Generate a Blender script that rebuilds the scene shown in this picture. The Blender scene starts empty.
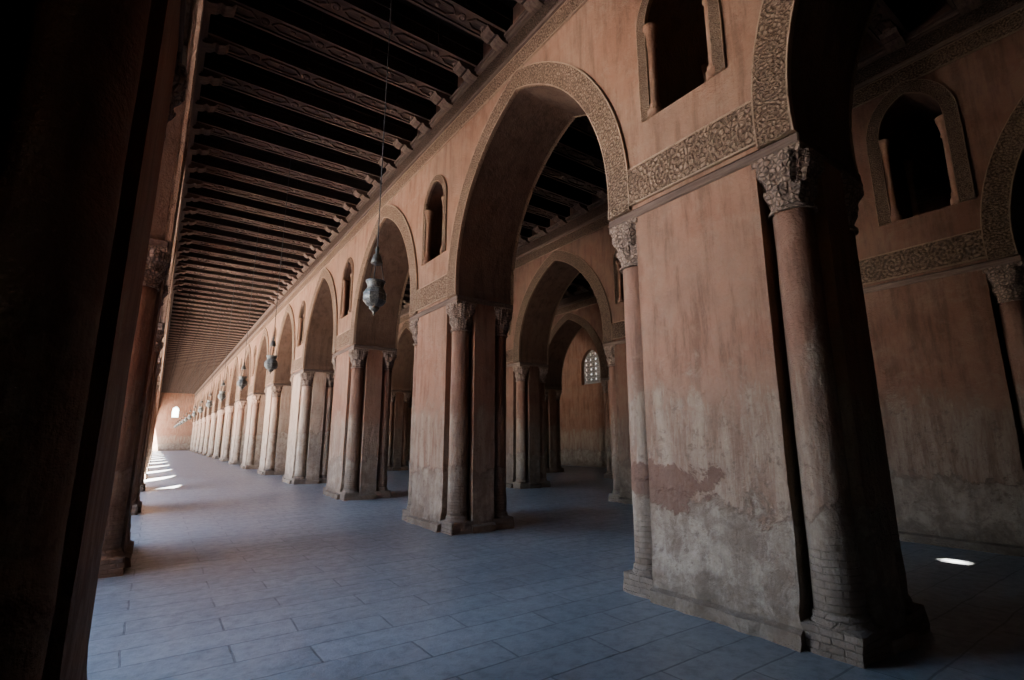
import bpy, bmesh, math, random
from mathutils import Vector, Matrix
from mathutils import noise as mn
random.seed(4)
H=1.7
SC=bpy.context.scene
COL=SC.collection
# ---------------- layout ----------------
P=6.40; L=2.25; Y0=2.10; T=1.33          # bay period, pier length, first pier, wall thickness
AISLE=4.80
SPR=4.55; TOPW=9.35; CZ=9.70; ROOF=9.80
XR=4.62                                   # corridor face of the main arcade
ROWS=[XR-AISLE-T, XR, XR+T+AISLE, XR+2*(T+AISLE)]
XB=XR+3*(T+AISLE)                         # outer wall
YA,YB=-16.0,98.2
ARA=(P-L)/2; ARS=0.30; ARE=1.10
KMAX=14; KMIN=-2
# slightly irregular old masonry: start and end of every pier
def pier_y(r,k):
    a=Y0+P*k; b=a+L
    if r==1:
        if k==0: a-=.17; b-=.03
        if k<0: a-=.17; b-=.17
    if r==2:
        s={2:-.05,1:-.22}.get(k,-.58 if k<=0 else 0); a+=s; b+=s
        if k==0: b+=.75
    if r==3:
        s={3:-.1,2:-.35}.get(k,-.5 if k<=1 else 0); a+=s; b+=s
    return a,b
def win_c(r,k):
    a,b=pier_y(r,k)
    return (a+L/2-.08,1.1,1.28) if (r==2 and k==0) else ((a+b)/2,1.0,1.0)
def arch_y(r,k):
    a=pier_y(r,k)[1]; b=pier_y(r,k+1)[0]
    return (a+b)/2,(b-a)/2
# ---------------- node helpers ----------------
def newmat(n):
    m=bpy.data.materials.new(n); m.use_nodes=True
    nt=m.node_tree; b=nt.nodes["Principled BSDF"]; return m,nt,b
def N(nt,t,**k):
    n=nt.nodes.new(t)
    for a,v in k.items():
        if a in n.bl_rna.properties: setattr(n,a,v)
        else: n.inputs[a].default_value=v
    return n
def mth(nt,op,a,b=None,c=None,clamp=False):
    n=nt.nodes.new("ShaderNodeMath"); n.operation=op; n.use_clamp=clamp
    for i,v in enumerate((a,b,c)):
        if v is None: continue
        if isinstance(v,(int,float)): n.inputs[i].default_value=v
        else: nt.links.new(v,n.inputs[i])
    return n.outputs[0]
def mixc(nt,f,a,b,bt='MIX'):
    n=nt.nodes.new("ShaderNodeMix"); n.data_type='RGBA'; n.blend_type=bt
    for i,v in ((0,f),(6,a),(7,b)):
        if isinstance(v,(int,float)): n.inputs[i].default_value=v
        elif isinstance(v,tuple): n.inputs[i].default_value=(*v,1)
        else: nt.links.new(v,n.inputs[i])
    return n.outputs[2]
def noise(nt,vec,scale,detail=4,rough=.6,dist=0):
    n=N(nt,"ShaderNodeTexNoise"); n.inputs['Scale'].default_value=scale
    n.inputs['Detail'].default_value=detail; n.inputs['Roughness'].default_value=rough; n.inputs['Distortion'].default_value=dist
    nt.links.new(vec,n.inputs['Vector']); return n.outputs[0]
def sstep(nt,v,a,b):
    n=nt.nodes.new("ShaderNodeMapRange"); n.interpolation_type='SMOOTHSTEP'
    n.inputs[1].default_value=a; n.inputs[2].default_value=b
    nt.links.new(v,n.inputs[0]); return n.outputs[0]
def bump(nt,b,h,strength=.5,dist=.02):
    n=N(nt,"ShaderNodeBump"); n.inputs['Strength'].default_value=strength; n.inputs['Distance'].default_value=dist
    nt.links.new(h,n.inputs['Height']); nt.links.new(n.outputs[0],b.inputs['Normal'])
AL0=.60   # overall albedo of the aged interior surfaces
# ---------------- materials ----------------
def plaster(name,upper1,upper2,worn=True,shift=0.0,brick=0.0,AL=AL0):
    def al(c): return tuple(x*AL for x in c)
    upper1=al(upper1); upper2=al(upper2)
    m,nt,b=newmat(name)
    geo=N(nt,"ShaderNodeNewGeometry"); pos=geo.outputs['Position']
    sep=N(nt,"ShaderNodeSeparateXYZ"); nt.links.new(pos,sep.inputs[0]); z=sep.outputs[2]
    n1=noise(nt,pos,.7,4,.65); n2=noise(nt,pos,3.2,6,.75,.4); n3=noise(nt,pos,28,3,.7)
    mp=N(nt,"ShaderNodeMapping"); mp.inputs['Scale'].default_value=(3.5,3.5,.45); nt.links.new(pos,mp.inputs[0])
    n4=noise(nt,mp.outputs[0],1.6,6,.75)      # vertical streaks
    base=mixc(nt,sstep(nt,n1,.35,.65),upper1,upper2)
    base=mixc(nt,mth(nt,'MULTIPLY',sstep(nt,n4,.44,.66),.6),base,al((.17,.072,.042)))
    base=mixc(nt,mth(nt,'MULTIPLY',sstep(nt,n2,.48,.68),.45),base,al((.45,.27,.18)))
    base=mixc(nt,mth(nt,'MULTIPLY',sstep(nt,n1,.52,.68),.35),base,al((.20,.10,.065)))
    hgt=mth(nt,'ADD',mth(nt,'MULTIPLY',n3,.35),mth(nt,'MULTIPLY',n2,.6))
    if worn:
        n5=noise(nt,pos,1.5,6,.68,.5)
        n6=noise(nt,pos,9,5,.75)
        za=mth(nt,'ADD',z,mth(nt,'MULTIPLY',mth(nt,'SUBTRACT',n1,.5),1.4))
        zb=mth(nt,'ADD',za,mth(nt,'MULTIPLY',mth(nt,'SUBTRACT',n2,.5),1.8))
        f1=mth(nt,'SUBTRACT',1.0,sstep(nt,zb,1.95+shift,2.55+shift))
        tan=mixc(nt,sstep(nt,n4,.35,.66),al((.31,.175,.115)),al((.54,.38,.27)))
        base=mixc(nt,mth(nt,'MULTIPLY',f1,.88),base,tan)
        zc=mth(nt,'ADD',z,mth(nt,'MULTIPLY',mth(nt,'SUBTRACT',n5,.5),1.3))
        f2=mth(nt,'SUBTRACT',1.0,sstep(nt,zc,1.06+shift,1.18+shift))
        grey=mixc(nt,sstep(nt,n2,.35,.65),al((.28,.19,.135)),al((.57,.44,.33)))
        grey=mixc(nt,mth(nt,'MULTIPLY',sstep(nt,n4,.43,.63),.6),grey,al((.21,.135,.09)))
        base=mixc(nt,mth(nt,'MULTIPLY',f2,.8),base,grey)
        base=mixc(nt,mth(nt,'MULTIPLY',mth(nt,'MULTIPLY',sstep(nt,n6,.54,.66),f1),.55),base,al((.20,.125,.085)))
        rim=mth(nt,'MULTIPLY',f2,mth(nt,'SUBTRACT',1.0,f2))
        base=mixc(nt,mth(nt,'MULTIPLY',rim,1.8),base,al((.21,.12,.08)))
        dy=mth(nt,'DIVIDE',mth(nt,'SUBTRACT',sep.outputs[1],3.68),.54)
        dz=mth(nt,'DIVIDE',mth(nt,'SUBTRACT',z,1.28),.22)
        dx=mth(nt,'DIVIDE',mth(nt,'SUBTRACT',sep.outputs[0],XR),.3)
        d=mth(nt,'SQRT',mth(nt,'ADD',mth(nt,'ADD',mth(nt,'MULTIPLY',dy,dy),mth(nt,'MULTIPLY',dz,dz)),mth(nt,'MULTIPLY',dx,dx)))
        d=mth(nt,'ADD',d,mth(nt,'MULTIPLY',mth(nt,'SUBTRACT',n5,.5),4.2))
        pm=mth(nt,'SUBTRACT',1.0,sstep(nt,d,1.0,1.2))
        base=mixc(nt,mth(nt,'MULTIPLY',pm,.78),base,al((.21,.092,.06)))
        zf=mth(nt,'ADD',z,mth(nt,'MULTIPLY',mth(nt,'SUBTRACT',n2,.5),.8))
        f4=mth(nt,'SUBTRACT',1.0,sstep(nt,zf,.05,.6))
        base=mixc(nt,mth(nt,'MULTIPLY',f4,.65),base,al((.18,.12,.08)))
        hgt=mth(nt,'SUBTRACT',hgt,mth(nt,'MULTIPLY',f2,.4))
        hgt=mth(nt,'ADD',hgt,mth(nt,'MULTIPLY',mth(nt,'MULTIPLY',n4,f1),.9))
        hgt=mth(nt,'SUBTRACT',hgt,mth(nt,'MULTIPLY',mth(nt,'MULTIPLY',n6,f1),.9))
        hgt=mth(nt,'ADD',hgt,mth(nt,'MULTIPLY',pm,.3))
        if brick>0:
            mb=N(nt,"ShaderNodeCombineXYZ")
            nt.links.new(mth(nt,'ADD',sep.outputs[0],sep.outputs[1]),mb.inputs[0]); nt.links.new(mth(nt,'ADD',z,mth(nt,'MULTIPLY',n2,.04)),mb.inputs[1])
            bk=N(nt,"ShaderNodeTexBrick"); nt.links.new(mb.outputs[0],bk.inputs['Vector'])
            for k,v in (('Scale',1.0),('Brick Width',.17),('Row Height',.058),('Mortar Size',.008),('Mortar Smooth',1.0)): bk.inputs[k].default_value=v
            bk.inputs['Color1'].default_value=(*al((.27,.18,.13)),1); bk.inputs['Color2'].default_value=(*al((.33,.23,.17)),1); bk.inputs['Mortar'].default_value=(*al((.20,.14,.10)),1)
            zd=mth(nt,'ADD',z,mth(nt,'MULTIPLY',mth(nt,'SUBTRACT',n5,.5),1.8))
            f3=mth(nt,'MULTIPLY',mth(nt,'SUBTRACT',1.0,sstep(nt,zd,brick,brick+.3)),.55)
            base=mixc(nt,f3,base,bk.outputs[0])
            hgt=mth(nt,'SUBTRACT',hgt,mth(nt,'MULTIPLY',mth(nt,'MULTIPLY',bk.outputs[1],f3),.6))
    base=mixc(nt,mth(nt,'MULTIPLY',n3,.3),base,al((.15,.09,.058)),'MIX')
    nt.links.new(base,b.inputs['Base Color']); b.inputs['Roughness'].default_value=.9
    b.inputs['Specular IOR Level'].default_value=.15
    bump(nt,b,hgt,.9,.035)
    return m
U1,U2=(.37,.155,.092),(.47,.24,.152)
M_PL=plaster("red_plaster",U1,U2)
M_PLF=plaster("painted_lit_plaster",(.46,.26,.17),(.56,.38,.27),shift=.9,AL=.92)  # lighter copy for far piers, their brightness painted into the colour
M_WALL=plaster("upper_plaster",(.365,.165,.098),(.455,.24,.152),worn=False)
M_PL2=plaster("painted_shade_plaster",U1,U2,AL=.33)  # darker copy, shade of the inner arcade painted in
M_WALL2=plaster("painted_shade_upper_plaster",U1,U2,worn=False,AL=.31)  # inner wall shade put into the colour
M_SOFF=plaster("painted_shade_soffit_plaster",(.34,.165,.10),(.42,.23,.15),worn=False,AL=.29)  # shade under arches and in window reveals, painted as darker plaster
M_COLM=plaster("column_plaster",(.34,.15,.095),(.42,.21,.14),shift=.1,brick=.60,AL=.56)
M_COLF=plaster("painted_lit_column_plaster",(.46,.26,.18),(.56,.38,.27),shift=.9,AL=.92)  # column copy with the far-aisle light painted in
def al(c): return tuple(x*AL0 for x in c)
def carved(name,light,dark,bd=.045,vs=8.0):
    m,nt,b=newmat(name)
    uv=N(nt,"ShaderNodeUVMap"); sep=N(nt,"ShaderNodeSeparateXYZ"); nt.links.new(uv.outputs[0],sep.inputs[0])
    u=sep.outputs[0]; v=sep.outputs[1]
    fv=mth(nt,'SUBTRACT',v,.5)
    geo=N(nt,"ShaderNodeNewGeometry")
    n=noise(nt,geo.outputs['Position'],5,5,.7); n2=noise(nt,geo.outputs['Position'],24,4,.75)
    fu=mth(nt,'SUBTRACT',mth(nt,'FRACT',mth(nt,'MULTIPLY',u,1.6)),.5)
    d=mth(nt,'SQRT',mth(nt,'ADD',mth(nt,'MULTIPLY',fu,fu),mth(nt,'MULTIPLY',fv,fv)))
    ang=mth(nt,'ARCTAN2',fv,fu)
    sp=mth(nt,'SINE',mth(nt,'ADD',mth(nt,'ADD',mth(nt,'MULTIPLY',d,36.0),mth(nt,'MULTIPLY',ang,2.0)),mth(nt,'MULTIPLY',n,7.0)))
    vo=N(nt,"ShaderNodeTexVoronoi"); vo.feature='DISTANCE_TO_EDGE'; vo.inputs['Scale'].default_value=vs; vo.inputs['Randomness'].default_value=.9
    nt.links.new(uv.outputs[0],vo.inputs['Vector'])
    leaf=sstep(nt,vo.outputs[0],.04,.18)
    edge=sstep(nt,mth(nt,'ABSOLUTE',fv),.43,.455)
    h=mth(nt,'ADD',mth(nt,'MULTIPLY',leaf,.6),mth(nt,'MULTIPLY',sstep(nt,sp,-.4,.4),.4))
    h=mth(nt,'MAXIMUM',h,edge)
    h=mth(nt,'ADD',mth(nt,'MULTIPLY',h,sstep(nt,n,.15,.5)),mth(nt,'MULTIPLY',n2,.7))
    c=mixc(nt,mth(nt,'MULTIPLY',h,.66),dark,light)  # hollows tinted darker: painted occlusion shade plus cavity dirt
    nt.links.new(c,b.inputs['Base Color']); b.inputs['Roughness'].default_value=.92
    b.inputs['Specular IOR Level'].default_value=.1
    bump(nt,b,h,1.0,bd)
    return m
CL,CD=al((.56,.34,.22)),al((.075,.035,.022))
M_CARV=carved("carved_stucco",CL,CD)
M_CARV2=carved("painted_shade_carved_stucco",tuple(x*.58 for x in CL),tuple(x*.58 for x in CD))  # darkened copy, inner-row shade painted into the stucco
M_WOODF=carved("carved_wood_frieze",(.12,.07,.048),(.03,.017,.012))
def stonecap(name):
    m,nt,b=newmat(name)
    tc=N(nt,"ShaderNodeTexCoord"); p=tc.outputs['Object']
    v=N(nt,"ShaderNodeTexVoronoi"); v.feature='DISTANCE_TO_EDGE'; v.inputs['Scale'].default_value=20; nt.links.new(p,v.inputs['Vector'])
    n=noise(nt,p,22,4,.7)
    h=mth(nt,'ADD',sstep(nt,v.outputs[0],.0,.25),mth(nt,'MULTIPLY',n,.6))
    c=mixc(nt,mth(nt,'MULTIPLY',h,.7),al((.13,.07,.045)),al((.38,.23,.155)))
    nt.links.new(c,b.inputs['Base Color']); b.inputs['Roughness'].default_value=.9; bump(nt,b,h,.9,.016)
    return m
M_CAP=stonecap("carved_capital_stucco")
def wood(name,c1,c2,axis=0):
    m,nt,b=newmat(name)
    tc=N(nt,"ShaderNodeTexCoord"); mp=N(nt,"ShaderNodeMapping")
    s=[14,14,14]; s[axis]=1.2; mp.inputs['Scale'].default_value=s
    nt.links.new(tc.outputs['Object'],mp.inputs[0])
    n=noise(nt,mp.outputs[0],1.5,4,.65); n2=noise(nt,tc.outputs['Object'],1.4,3,.5)
    c=mixc(nt,sstep(nt,n,.3,.7),c1,c2); c=mixc(nt,mth(nt,'MULTIPLY',n2,.4),c,(.02,.013,.01))
    nt.links.new(c,b.inputs['Base Color']); b.inputs['Roughness'].default_value=.85; bump(nt,b,n,.4,.01)
    b.inputs['Specular IOR Level'].default_value=.2
    return m
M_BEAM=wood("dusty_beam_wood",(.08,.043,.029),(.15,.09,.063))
M_BSIDE=wood("painted_shade_beam_side",(.020,.011,.008),(.04,.024,.018))  # unlit beam faces painted darker than the underside
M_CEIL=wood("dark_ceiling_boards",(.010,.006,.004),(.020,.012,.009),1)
M_LEDGE=wood("ledge_wood",(.09,.05,.035),(.15,.092,.067),1)
def floormat(name,c1,c2,c3,bw=1.30,rh=.40,am=1.0):
    m,nt,b=newmat(name)
    geo=N(nt,"ShaderNodeNewGeometry"); pos=geo.outputs['Position']
    w=N(nt,"ShaderNodeVectorMath",operation='ADD'); nt.links.new(pos,w.inputs[0])
    nn=N(nt,"ShaderNodeTexNoise"); nn.inputs['Scale'].default_value=1.7; nn.inputs['Detail'].default_value=2; nt.links.new(pos,nn.inputs['Vector'])
    sc=N(nt,"ShaderNodeVectorMath",operation='SCALE'); sc.inputs[3].default_value=.06; nt.links.new(nn.outputs[1],sc.inputs[0]); nt.links.new(sc.outputs[0],w.inputs[1])
    bk=N(nt,"ShaderNodeTexBrick"); nt.links.new(w.outputs[0],bk.inputs['Vector'])
    bk.offset=.43
    for k,v in (('Scale',1.0),('Brick Width',bw),('Row Height',rh),('Mortar Size',.012),('Mortar Smooth',.5),('Bias',0.0)): bk.inputs[k].default_value=v
    bk.inputs['Color1'].default_value=(*c1,1); bk.inputs['Color2'].default_value=(*c2,1); bk.inputs['Mortar'].default_value=(*c1,1)
    n1=noise(nt,pos,.6,5,.65); n2=noise(nt,pos,7,6,.75); n3=noise(nt,pos,2.2,4,.7)
    c=mixc(nt,mth(nt,'MULTIPLY',sstep(nt,n1,.36,.66),.45*am),bk.outputs[0],(.225,.22,.21))
    c=mixc(nt,mth(nt,'MULTIPLY',sstep(nt,n2,.42,.68),.5*am),c,(.075,.073,.07))
    jm=mth(nt,'MULTIPLY',bk.outputs[1],sstep(nt,n3,.28,.5))   # joints worn away in places
    c=mixc(nt,mth(nt,'MULTIPLY',jm,.8),c,c3)
    nt.links.new(c,b.inputs['Base Color'])
    r=mth(nt,'ADD',.20,mth(nt,'MULTIPLY',n2,.42)); nt.links.new(r,b.inputs['Roughness'])
    b.inputs['Specular IOR Level'].default_value=.7
    h=mth(nt,'SUBTRACT',mth(nt,'ADD',mth(nt,'MULTIPLY',n2,1.1),mth(nt,'MULTIPLY',n3,.6)),mth(nt,'MULTIPLY',jm,.3))
    bump(nt,b,h,.65,.012)
    return m
M_FLOOR=floormat("stone_paving",(.130,.136,.142),(.18,.184,.186),(.045,.045,.046))
M_COURT=floormat("court_paving",(.50,.48,.44),(.56,.54,.50),(.40,.38,.35),am=.2)
def simple(n,c,r=.5,metal=0,sc=30,amt=.5,**k):
    m,nt,b=newmat(n)
    tc=N(nt,"ShaderNodeTexCoord"); nn=noise(nt,tc.outputs['Object'],sc,4,.6)
    cc=mixc(nt,mth(nt,'MULTIPLY',sstep(nt,nn,.4,.6),amt),c,tuple(x*.3 for x in c)); nt.links.new(cc,b.inputs['Base Color'])
    b.inputs['Roughness'].default_value=r; b.inputs['Metallic'].default_value=metal
    return m
M_IRON=simple("dark_iron",(.06,.05,.045),.6,.6)
M_SILV=simple("tarnished_silver",(.13,.11,.085),.45,.6)
M_GLASS=simple("etched_lamp_glass",(.15,.135,.11),.35,0,60,.95)
M_GRILL=simple("stucco_grille",(.3,.25,.21),.9)
# ---------------- object helpers ----------------
def link(o,parent=None):
    COL.objects.link(o)
    if parent is not None: o.parent=parent
    return o
def mk(name,bm,mat,smooth=False):
    me=bpy.data.meshes.new(name); bm.normal_update(); bm.to_mesh(me); bm.free()
    if mat: me.materials.append(mat)
    if smooth:
        for p in me.polygons: p.use_smooth=True
    return me
def ob(name,me,parent=None,loc=(0,0,0)):
    o=bpy.data.objects.new(name,me); o.location=loc; link(o,parent); return o
def struct(o,label,cat="structure"):
    o["kind"]="structure"; o["label"]=label; o["category"]=cat; return o
def tag(o,label,cat,group=None):
    o["label"]=label; o["category"]=cat
    if group: o["group"]=group
    return o
def box(bm,x0,x1,y0,y1,z0,z1):
    v=[bm.verts.new(p) for p in ((x0,y0,z0),(x1,y0,z0),(x1,y1,z0),(x0,y1,z0),(x0,y0,z1),(x1,y0,z1),(x1,y1,z1),(x0,y1,z1))]
    return [bm.faces.new([v[i] for i in f]) for f in ((3,2,1,0),(4,5,6,7),(0,1,5,4),(1,2,6,5),(2,3,7,6),(3,0,4,7))]
def lathe(bm,prof,seg=24,cx=0,cy=0,mod=None,cap=True):
    rings=[]
    for j,(r,z) in enumerate(prof):
        ring=[]
        for i in range(seg):
            a=2*math.pi*i/seg
            rr=r*(mod(a,j,z) if mod else 1)
            ring.append(bm.verts.new((cx+rr*math.cos(a),cy+rr*math.sin(a),z)))
        rings.append(ring)
    for a,b in zip(rings,rings[1:]):
        for i in range(seg):
            k=(i+1)%seg; bm.faces.new((a[i],a[k],b[k],b[i]))
    if cap:
        bm.faces.new(list(reversed(rings[0]))); bm.faces.new(rings[-1])
def fill_mesh(name,outer,holes,thick,mat):
    cu=bpy.data.curves.new(name+"_c",'CURVE'); cu.dimensions='2D'; cu.fill_mode='BOTH'; cu.extrude=thick/2
    for pts in [outer]+holes:
        s=cu.splines.new('POLY'); s.points.add(len(pts)-1)
        for q,(y,z) in zip(s.points,pts): q.co=(y,z,0,1)
        s.use_cyclic_u=True
    o=bpy.data.objects.new("tmp",cu); COL.objects.link(o)
    dg=bpy.context.evaluated_depsgraph_get(); dg.update()
    me=bpy.data.meshes.new_from_object(o.evaluated_get(dg))
    bpy.data.objects.remove(o); bpy.data.curves.remove(cu)
    for v in me.vertices:
        x,y,z=v.co; v.co=(z,x,y)
    me.name=name; me.materials.clear(); me.materials.append(mat)
    return me
def arch_pts(a,e,s,w=0.0,n=16):
    r=math.sqrt((a+e)**2+s*s)+w
    t0=math.asin(-min(1,s/r)) ; t1=math.acos(e/r)
    right=[]
    for i in range(n+1):
        t=t0+(t1-t0)*i/n
        right.append((-e+r*math.cos(t), s+r*math.sin(t)))
    left=[(-y,z) for y,z in right]
    return left+list(reversed(right))[1:]
AW=.36
IN=arch_pts(ARA,ARE,ARS,0,22); OUT=arch_pts(ARA,ARE,ARS,AW,22)
def closed(pts):
    out=[]
    for p in pts:
        if not out or (abs(p[0]-out[-1][0])+abs(p[1]-out[-1][1]))>1e-5: out.append(p)
    return out
def win_shape(hw,zb,zs,e=.12,n=10):
    top=arch_pts(hw,e*hw/.4,0.0,0,n)
    return [(y,z+zs) for y,z in top]+[(hw,zb),(-hw,zb)]
# ---------------- sun ----------------
SUN=Vector((.335,.62,-1))
# ---------------- floor, ceilings, walls ----------------
bm=bmesh.new(); box(bm,ROWS[0]-.6,XB+.8,YA-.5,YB+.5,-.3,0); struct(ob("floor",mk("floor",bm,M_FLOOR)),"worn blue-grey stone slab paving of the arcade floor","floor")
bm=bmesh.new(); box(bm,-75,ROWS[0]-.6,-40,120,-.3,-.02); box(bm,XB+.8,60,-40,120,-.3,-.02)
struct(ob("floor_courtyard",mk("court",bm,M_COURT)),"pale stone ground of the open courtyard","ground")
HX,HY=9.52-SUN.x*CZ,2.58-SUN.y*CZ  # tiny gap in roof boards
bm=bmesh.new()
box(bm,ROWS[0],XB+.7,YA,HY-.13,CZ,ROOF); box(bm,ROWS[0],XB+.7,HY+.13,YB,CZ,ROOF)
box(bm,ROWS[0],HX-.09,HY-.13,HY+.13,CZ,ROOF); box(bm,HX+.11,XB+.7,HY-.13,HY+.13,CZ,ROOF)
box(bm,-18,ROWS[0],YA,4.35,CZ,ROOF)
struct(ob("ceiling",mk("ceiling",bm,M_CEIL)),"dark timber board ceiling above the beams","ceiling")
bm=bmesh.new(); box(bm,-18,ROWS[0]-.12,3.95,4.35,0,29)  # unseen tall wall, added to shade the courtyard and near aisle
struct(ob("wall_blocker",mk("wl",bm,M_WALL)),"unseen tall red plastered wall added to shade the near courtyard","wall")
me=fill_mesh("wl",[(YA,0),(4.35,0),(4.35,ROOF),(YA,ROOF)],[[(y+c,z) for y,z in win_shape(.5,2.4,4.2)] for c in (-11,-5)],.6,M_WALL)  # openings added to let a little fill light reach the near piers
struct(ob("wall_side",me,loc=(-18.3,0,0)),"red plastered side wall with small arched openings added for fill light","wall")
bm=bmesh.new(); box(bm,-18.6,XB+.7,YA-.6,YA,0,ROOF); struct(ob("wall_near",mk("wn",bm,M_WALL)),"red plastered end wall","wall")
cxs=[(XR-AISLE/2),(XR+T+AISLE/2),(XR+2*T+1.5*AISLE)]
holes=[[(y+c,z) for y,z in win_shape(.45,5.3,6.4)] for c in cxs]
me=fill_mesh("wf",[(ROWS[0],0),(XB+.7,0),(XB+.7,ROOF),(ROWS[0],ROOF)],holes,.6,M_PL)
for v in me.vertices: v.co=(v.co.y,v.co.x,v.co.z)
me.flip_normals()
struct(ob("wall_far",me,loc=(0,YB+.3,0)),"distant red plaster end wall with small arched window","wall")
WW,WB,WS=.92,5.30,6.45
wys=[Y0+L/2+P*k+1.4 for k in range(-1,14)]
holes=[[(y+c,z) for y,z in win_shape(WW,WB,WS)] for c in wys]
me=fill_mesh("wr",[(YA,0),(YB,0),(YB,ROOF),(YA,ROOF)],holes,.7,M_PL)
struct(ob("wall_right",me,loc=(XB+.35,0,0)),"red plaster outer wall with arched grille windows","wall")
def grille():
    bm=bmesh.new()
    hw=WW;zb=WB;zs=WS
    def bar(p,q,w=.058):
        d=Vector((0,q[0]-p[0],q[1]-p[1])); l=d.length
        if l<.02: return
        d.normalize(); nrm=Vector((0,-d.z,d.y))*w; x=Vector((.05,0,0))
        P0=Vector((0,p[0],p[1])); Q0=Vector((0,q[0],q[1]))
        vs=[bm.verts.new(a+sx*x+sn*nrm) for a in (P0,Q0) for sx,sn in ((-1,-1),(1,-1),(1,1),(-1,1))]
        for f in ((0,1,2,3),(7,6,5,4),(0,4,5,1),(1,5,6,2),(2,6,7,3),(3,7,4,0)): bm.faces.new([vs[i] for i in f])
    def inside(y,z):
        if z<zb or abs(y)>hw: return False
        if z<zs: return True
        e=.12*hw/.4; r=hw+e
        return (abs(y)+e)**2+(z-zs)**2<=r*r
    st=.44
    for i in range(-2,3):
        for j in range(0,8):
            cy=i*st; cz=zb+.18+j*st*.75
            pts=[(cy+.18*math.cos(t*math.pi/4+math.pi/8),cz+.18*math.sin(t*math.pi/4+math.pi/8)) for t in range(8)]
            for t in range(8):
                a,b=pts[t],pts[(t+1)%8]
                if inside(*a) and inside(*b): bar(a,b)
            for a,b in (((cy-.22,cz),(cy+.22,cz)),((cy,cz-.17),(cy,cz+.17))):
                if inside(*a) and inside(*b): bar(a,b,.045)
    sh=win_shape(hw-.02,zb+.02,zs)
    for a,b in zip(sh,sh[1:]+sh[:1]): bar(a,b,.07)
    return mk("window_grille",bm,M_GRILL)
GR=grille()
for i,c in enumerate(wys):
    struct(ob("window_%d"%(i+1),GR,loc=(XB+.3,c,0)),"arched window with pierced geometric stucco grille","window")
# ---------------- arcade upper walls ----------------
def ring_mesh(inner,outer,depth,mat,name,cell):
    bm=bmesh.new(); uvl=bm.loops.layers.uv.new("UVMap")
    n=len(inner); s=0; us=[0]
    for i in range(1,n):
        s+=math.hypot(inner[i][0]-inner[i-1][0],inner[i][1]-inner[i-1][1])*1.07; us.append(s/cell)
    vi=[bm.verts.new((-depth,*p)) for p in inner]; vo=[bm.verts.new((-depth,*p)) for p in outer]
    wi=[bm.verts.new((.03,*p)) for p in inner]; wo=[bm.verts.new((.03,*p)) for p in outer]
    for i in range(n-1):
        for vs,uv in (((vi[i],vi[i+1],vo[i+1],vo[i]),((us[i],0),(us[i+1],0),(us[i+1],1),(us[i],1))),
                      ((wi[i],wi[i+1],vi[i+1],vi[i]),((us[i],0),(us[i+1],0),(us[i+1],.05),(us[i],.05))),
                      ((vo[i],vo[i+1],wo[i+1],wo[i]),((us[i],1),(us[i+1],1),(us[i+1],.96),(us[i],.96)))):
            f=bm.faces.new(vs)
            for l,u in zip(f.loops,uv): l[uvl].uv=u
    for i in (0,n-1): bm.faces.new((vi[i],vo[i],wo[i],wi[i]))
    bmesh.ops.recalc_face_normals(bm,faces=bm.faces)
    return mk(name,bm,mat)
WHW=.44; WZB=5.65; WZS=6.95
wi=[(-WHW,WZB)]+[(y,z+WZS) for y,z in arch_pts(WHW,.14,.0,0,10)]+[(WHW,WZB)]
def wsur(w): return [(-WHW-w,WZB)]+[(y,z+WZS) for y,z in arch_pts(WHW,.14,.0,w,10)]+[(WHW+w,WZB)]
def band_mesh(y0,y1,z0,z1,depth,mat,name,cell):
    return ring_mesh([(y0,z0),((y0+y1)/2,z0),(y1,z0)],[(y0,z1),((y0+y1)/2,z1),(y1,z1)],depth,mat,name,cell)
SETS=[]
for mc in (M_CARV,M_CARV2):
    SETS.append(dict(a=ring_mesh(IN,OUT,.05,mc,"archivolt",.36),w=ring_mesh(wi,wsur(.14),.035,mc,"window_surround",.18),
      w2=ring_mesh(wi,wsur(.19),.05,mc,"window_surround",.2),f=band_mesh(-.78,.78,SPR+.05,SPR+.55,.04,mc,"frieze",.42)))
bm=bmesh.new()
lathe(bm,[(.10,WZB),(.10,WZB+.09),(.075,WZB+.12),(.085,WZB+.15),(.062,WZB+.19),(.058,WZS-.30),(.078,WZS-.28),(.065,WZS-.24),(.085,WZS-.12),(.105,WZS-.05),(.105,WZS)],14)
CLN=mk("colonnette",bm,M_WALL,True)
tn=0
rownames=["courtyard","main","second","third"]
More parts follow.
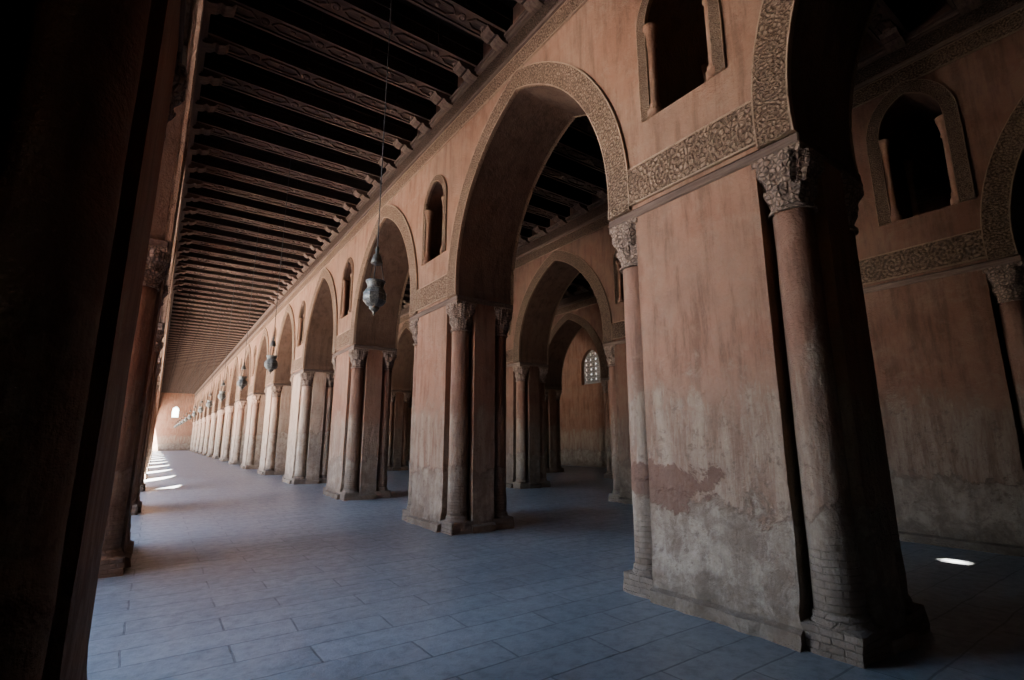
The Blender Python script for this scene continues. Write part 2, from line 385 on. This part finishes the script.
for r,xr in enumerate(ROWS):
    S=SETS[0 if r<2 else 1]
    outer=[(YA,SPR)]
    for k in range(KMIN-1,KMAX+1):
        c,hw=arch_y(r,k)
        if c<YA: continue
        outer+=[(max(YA+.02,min(YB-.02,y*hw/ARA+c)),z+SPR) for y,z in IN]
    outer+=[(YB,SPR),(YB,CZ),(YA,CZ)]
    holes=[]
    for k in range(KMIN,KMAX+1):
        c,sy_,sz_=win_c(r,k)
        holes.append([(y*sy_+c,WZB+(z-WZB)*sz_) for y,z in wi])
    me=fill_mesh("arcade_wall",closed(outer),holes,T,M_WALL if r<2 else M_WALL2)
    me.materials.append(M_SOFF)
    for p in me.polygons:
        if abs(p.normal.x)<.5: p.material_index=1  # undersides and reveals take the painted shade
    w=ob("wall_arcade_"+rownames[r],me,loc=(xr+T/2,0,0))
    struct(w,"long red plaster arcade wall pierced by pointed arches","arcade")
    for k in range(KMIN,KMAX+1):
        for side in (0,1):
            if side==1 and k>5: continue
            rot=0 if side==0 else math.pi
            x=-T/2 if side==0 else T/2
            c,hw=arch_y(r,k)
            a=ob("archivolt",S['a'],w,(x,c,SPR)); a.rotation_euler=(0,0,rot); a.scale=(1,hw/ARA,1)
            c,sy_,sz_=win_c(r,k)
            s=ob("window_surround",S['w2'] if sz_>1 else S['w'],w,(x,c,WZB*(1-sz_))); s.rotation_euler=(0,0,rot); s.scale=(1,sy_,sz_)
            if k<8:
                for sy in (-1,1):
                    ob("colonnette",CLN,s,(.05,sy*(WHW-.02),0))
            pa,pb_=pier_y(r,k)
            f=ob("frieze_panel",S['f'],w,(x,(pa+pb_)/2,0)); f.rotation_euler=(0,0,rot); f.scale=(1,((pb_-pa)/2-.345)/.78,1)
    for side in (0,1):
        x=xr if side==0 else xr+T
        rot=0 if side==0 else math.pi
        yy=0 if side==0 else YA+YB
        me=band_mesh(YA,YB,8.22,8.56,.04,M_CARV if r<2 else M_CARV2,"trim",.42)
        tn+=1; o=struct(ob("trim_%d"%tn,me,loc=(x,yy,0)),"carved stucco frieze running along top of arcade wall","frieze"); o.rotation_euler=(0,0,rot)
        me=band_mesh(YA,YB,8.66,8.98,.05,M_WOODF,"trim",.45)
        tn+=1; o=struct(ob("trim_%d"%tn,me,loc=(x,yy,0)),"dark carved wooden inscription board below the beams","frieze"); o.rotation_euler=(0,0,rot)
        bm=bmesh.new(); s=-1 if side==0 else 1
        for z0,z1,d in ((8.56,8.63,.08),(9.0,9.06,.10),(9.06,9.12,.14)):
            box(bm,min(x,x+s*d),max(x,x+s*d),YA,YB,z0,z1)
        tn+=1; struct(ob("trim_%d"%tn,mk("trim",bm,M_LEDGE)),"stepped brown timber ledge under the ceiling beams","moulding")
# ---------------- piers ----------------
NT=.42; CR=.182; CI=.215
def erode(bm,amt,zmax,seed,fr=5):
    for v in bm.verts:
        f=max(0,1-v.co.z/zmax)
        if f>0:
            d=mn.noise_vector(v.co*fr+Vector((seed,seed*2,0)))
            v.co.x+=d.x*amt*f; v.co.y+=d.y*amt*f
def pier_body(L,mat):
    bm=bmesh.new()
    base=[(0,NT),(0,L-NT),(NT,L-NT),(NT,L),(T-NT,L),(T-NT,L-NT),(T,L-NT),(T,NT),(T-NT,NT),(T-NT,0),(NT,0),(NT,NT)]
    pts=[]
    for i,p in enumerate(base):
        q=base[(i+1)%len(base)]; d=math.hypot(q[0]-p[0],q[1]-p[1]); m=max(1,int(d/.11))
        for j in range(m): pts.append((p[0]+(q[0]-p[0])*j/m,p[1]+(q[1]-p[1])*j/m))
    zs=[0,.06,.12,.15,.21,.28,.36,.45,.55,.7,.85,1,1.15,1.3,1.5,1.75,2,2.25,2.5,2.75,3,3.25,3.5,3.75,4,4.2,SPR-.12]
    rings=[]
    for j,z in enumerate(zs):
        f=.085 if z<=.13 else .03*max(0,1-z/.45)
        rings.append([bm.verts.new((x+(f if x>T-.01 else -f if x<.01 else 0),y+(f if y>L-.01 else -f if y<.01 else 0),z)) for x,y in pts])
    n=len(pts)
    for a,b in zip(rings,rings[1:]):
        for i in range(n):
            k=(i+1)%n; bm.faces.new((a[k],a[i],b[i],b[k]))
    bm.faces.new(rings[-1][::-1]); bm.faces.new(rings[0])
    bmesh.ops.recalc_face_normals(bm,faces=bm.faces)
    erode(bm,.055,.6,L); erode(bm,.014,4.5,L+3,2.5)
    return mk("pier_body",bm,mat)
def impost(L):
    bm=bmesh.new(); e=.025; box(bm,-e,T+e,-e,L+e,SPR-.12,SPR-.015)
    bmesh.ops.bevel(bm,geom=bm.edges[:],offset=.015,segments=1,affect='EDGES')
    return mk("impost",bm,M_LEDGE)
PBC={}
def pmesh(L,mat):
    k=(round(L,3),mat.name)
    if k not in PBC: PBC[k]=(pier_body(L,mat),impost(L))
    return PBC[k]
def shaft(mat):
    bm=bmesh.new()
    prof=[(CR*1.03,.26)]+[(CR*(1.03-.06*i/16+.008*math.sin(i*2.1)),.26+(3.87-.26)*i/16) for i in range(1,17)]
    lathe(bm,prof,28); erode(bm,.02,1.6,3.3); return mk("column_shaft",bm,mat,True)
SHAFT=shaft(M_COLM); SHAFTF=shaft(M_COLF)
bm=bmesh.new()
z0,z1=3.84,4.37
prof=[]; nz=18
for i in range(nz+1):
    t=i/nz
    r=CR*.98+.110*t**1.6
    r+=.030*math.exp(-((t-.40)/.10)**2)+.036*math.exp(-((t-.78)/.11)**2)
    if i<2: r=CR+.03
    prof.append((r,z0+(z1-z0)*t))
def md(a,j,z):
    t=j/nz
    if j<2: return 1
    ph=0 if t<.5 else math.pi/8
    return 1+.06*math.cos(8*(a+ph))*min(1,t*3)+.02*math.cos(24*a)+(.09*max(0,math.cos(4*a+math.pi))*max(0,t-.6)/.4)
lathe(bm,prof,64,mod=md)
box(bm,-.235,.235,-.235,.235,4.36,4.43)
CAPM=mk("capital",bm,M_CAP,False)
bm=bmesh.new()
prof=[(.25,0),(.248,.05),(.245,.10),(.243,.15),(.24,.21),(.225,.225),(.21,.25),(.205,.28),(.19,.31)]
def sq(a,j,z):
    if z>.22: return 1
    c=1/max(abs(math.cos(a)),abs(math.sin(a)))
    return min(c,1.36)
lathe(bm,prof,64,mod=sq); erode(bm,.032,.6,7.7)
BASEM=mk("column_base",bm,M_COLM,False)
def farcol(mat):
    bmf=bmesh.new()
    for me in (SHAFT,CAPM,BASEM): bmf.from_mesh(me)
    return mk("engaged_column",bmf,mat)
FARC=farcol(M_COLM); FARCF=farcol(M_COLF)
def add_pier(r,k):
    a,b=pier_y(r,k); L=b-a; x=ROWS[r]
    e=bpy.data.objects.new("arcade_pier",None); e.empty_display_size=.3; e.location=(x,a,0); link(e)
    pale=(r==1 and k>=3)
    if r==0: lab="dark shaded red plaster pier with corner columns beside courtyard"
    elif r==1 and k==0: lab="broad weathered pier with peeling plaster and brick footed columns"
    elif pale: lab="plaster pier painted pale as if sunlit, with engaged corner columns along aisle"
    elif r==1: lab="red plaster arcade pier with engaged corner columns along aisle"
    elif r==2: lab="red plaster pier of inner arcade with corner columns"
    else: lab="shadowed plaster pier of innermost arcade near outer wall"
    tag(e,lab,"pier","arcade piers")
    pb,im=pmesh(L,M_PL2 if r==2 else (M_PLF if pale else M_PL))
    ob("pier_body",pb,e); ob("impost",im,e)
    near=(k>=-1 and k<=4)
    for cx in (CI,T-CI):
        for cy in (CI,L-CI):
            if near:
                c=ob("engaged_column",SHAFTF if pale else SHAFT,e,(cx,cy,0)); ob("capital",CAPM,c); ob("column_base",BASEM,c)
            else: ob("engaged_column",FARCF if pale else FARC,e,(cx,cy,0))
for r in range(4):
    for k in range(KMIN,KMAX+1):
        add_pier(r,k)
# ---------------- beams ----------------
BW=.21
def beam_mesh():
    bm=bmesh.new()
    fs=box(bm,0,AISLE,-BW,BW,9.16,9.70)
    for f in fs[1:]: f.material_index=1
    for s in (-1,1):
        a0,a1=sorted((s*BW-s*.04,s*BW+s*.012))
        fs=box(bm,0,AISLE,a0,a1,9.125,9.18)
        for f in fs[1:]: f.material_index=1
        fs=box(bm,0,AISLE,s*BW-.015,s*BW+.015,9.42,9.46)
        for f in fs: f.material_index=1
    n=5; st=AISLE/n
    for i in range(n):
        c=(i+.5)*st
        def hexring(cx,hl,hw,w):
            pts=[(cx-hl,0),(cx-hl+hw,-hw),(cx+hl-hw,-hw),(cx+hl,0),(cx+hl-hw,hw),(cx-hl+hw,hw)]
            k=(hw-w)/hw
            ins=[(cx+(x-cx)*(1-w/hl),y*k) for x,y in pts]
            a=[bm.verts.new((x,y,9.12)) for x,y in pts]; b=[bm.verts.new((x,y,9.12)) for x,y in ins]
            a2=[bm.verts.new((x,y,9.165)) for x,y in pts]; b2=[bm.verts.new((x,y,9.165)) for x,y in ins]
            m=len(pts)
            for q in range(m):
                p=(q+1)%m
                bm.faces.new((a[q],a[p],b[p],b[q])); bm.faces.new((a[q],a2[q],a2[p],a[p])); bm.faces.new((b[p],b2[p],b2[q],b[q]))
        hexring(c,st*.38,.125,.04)
        lathe(bm,[(.05,9.165),(.05,9.13),(.02,9.115)],10,cx=c,cy=0)
        lathe(bm,[(.08,9.165),(.08,9.13),(.05,9.115),(.03,9.13)],12,cx=c+st*.5 if i<n-1 else c,cy=0)
        for s in (-1,1):
            fs=box(bm,c+st*.5-.04,c+st*.5+.04,min(s*BW,s*(BW+.02)),max(s*BW,s*(BW+.02)),9.2,9.68)
            for f in fs: f.material_index=1
    bmesh.ops.recalc_face_normals(bm,faces=bm.faces)
    me=mk("ceiling_beam",bm,M_BEAM); me.materials.append(M_BSIDE); return me
BM=beam_mesh()
def corbel_mesh():
    bm=bmesh.new(); prof=[(0,9.17),(.5,9.17),(.5,9.13),(.44,9.05),(.34,9.01),(.28,9.04),(.22,8.98),(.12,8.95),(0,8.95)]
    a=[bm.verts.new((x,-.14,z)) for x,z in prof]; b=[bm.verts.new((x,.14,z)) for x,z in prof]
    n=len(prof)
    for i in range(n): bm.faces.new((a[i],a[(i+1)%n],b[(i+1)%n],b[i]))
    bm.faces.new(a); bm.faces.new(b)
    bmesh.ops.recalc_face_normals(bm,faces=bm.faces)
    return mk("corbel",bm,M_BEAM)
CB=corbel_mesh()
bs=P/6
for ai,(x0,y0,y1) in enumerate(((XR-AISLE,-3,YB),(XR+T,-3,62),(XR+2*T+AISLE,-3,62))):
    y=y0+.2
    while y<y1-.2:
        if not (ai==1 and HY-.5<y<HY+1.0):
            o=ob("ceiling_beam",BM,None,(x0,y,0)); tag(o,"carved brown timber ceiling beam with cartouches spanning the aisle","beam","carved ceiling beams")
            if y<30:
                ob("corbel",CB,o,(0,0,0)); c=ob("corbel",CB,o,(AISLE,0,0)); c.rotation_euler=(0,0,math.pi)
        y+=bs
# ---------------- lanterns ----------------
LB=3.40
bm=bmesh.new(); lathe(bm,[(.008,4.2),(.008,9.7)],6)
for i in range(3):
    a=2*math.pi*i/3
    p=Vector((.12*math.cos(a),.12*math.sin(a),LB+.41)); q=Vector((0.06*math.cos(a),.06*math.sin(a),4.10))
    sd=Vector((-math.sin(a),math.cos(a),0))*.006; up=Vector((math.cos(a),math.sin(a),0))*.006
    v=[bm.verts.new(pt+d) for pt in (p,q) for d in (sd,up,-sd,-up)]
    for j in range(4): bm.faces.new((v[j],v[(j+1)%4],v[4+(j+1)%4],v[4+j]))
CH=mk("chain",bm,M_IRON)
bm=bmesh.new(); lathe(bm,[(.012,4.32),(.03,4.28),(.02,4.22),(.05,4.19),(.07,4.12),(.08,4.09),(.075,4.07)],16); CAN=mk("canopy",bm,M_SILV,True)
bm=bmesh.new(); K=1.13
lathe(bm,[(r*K,LB+z*K) for r,z in [(.035,.03),(.06,.035),(.055,.05),(.10,.08),(.128,.12),(.138,.125),(.138,.135),(.132,.14),(.138,.17),(.132,.20),(.138,.205),(.138,.215),(.128,.22),(.115,.25),(.092,.28),(.098,.285),(.09,.295),(.105,.35),(.115,.355),(.115,.37),(.105,.37),(.08,.30)]],32,cap=False,
      mod=lambda a,j,z: 1+(.035*math.cos(8*a) if 3<=j<=13 else 0))
BODY=mk("lamp_body",bm,M_GLASS,False)
bm=bmesh.new(); lathe(bm,[(.004,LB-.06),(.018,LB-.04),(.01,LB-.02),(.035,LB+.0),(.055,LB+.022),(.07,LB+.04)],16)
FIN=mk("finial",bm,M_SILV,True)
for k in range(0,14):
    e=bpy.data.objects.new("hanging_lantern",None); link(e); e.location=(XR-AISLE/2,arch_y(1,k)[0]+(1.1 if k==1 else 0),0)
    tag(e,"silver and glass mosque lantern hanging on a long chain","lantern","hanging aisle lanterns")
    ob("chain",CH,e); ob("canopy",CAN,e); ob("lamp_body",BODY,e); ob("finial",FIN,e)
# ---------------- light ----------------
w=bpy.data.worlds.new("sky"); SC.world=w; w.use_nodes=True
nt=w.node_tree; bg=nt.nodes['Background']
sky=nt.nodes.new("ShaderNodeTexSky"); sky.sky_type='NISHITA'; sky.sun_disc=False
sky.sun_elevation=math.radians(60); sky.sun_rotation=math.radians(200); sky.altitude=50
nt.links.new(sky.outputs[0],bg.inputs[0]); bg.inputs[1].default_value=2.9
sd=bpy.data.lights.new("sun",'SUN'); sd.energy=330; sd.angle=math.radians(.9); sd.color=(1,.97,.93)
so=bpy.data.objects.new("sun",sd); link(so)
so.rotation_euler=SUN.normalized().to_track_quat('-Z','Y').to_euler(); so.location=(-20,-20,40)
# ---------------- camera ----------------
cd=bpy.data.cameras.new("camera"); cd.sensor_width=36; cd.lens=500/1024*36; cd.clip_end=500
co=bpy.data.objects.new("camera",cd); link(co); co.location=(0,0,H); co.rotation_euler=(math.radians(90+11.3),0,math.radians(-35))
SC.camera=co
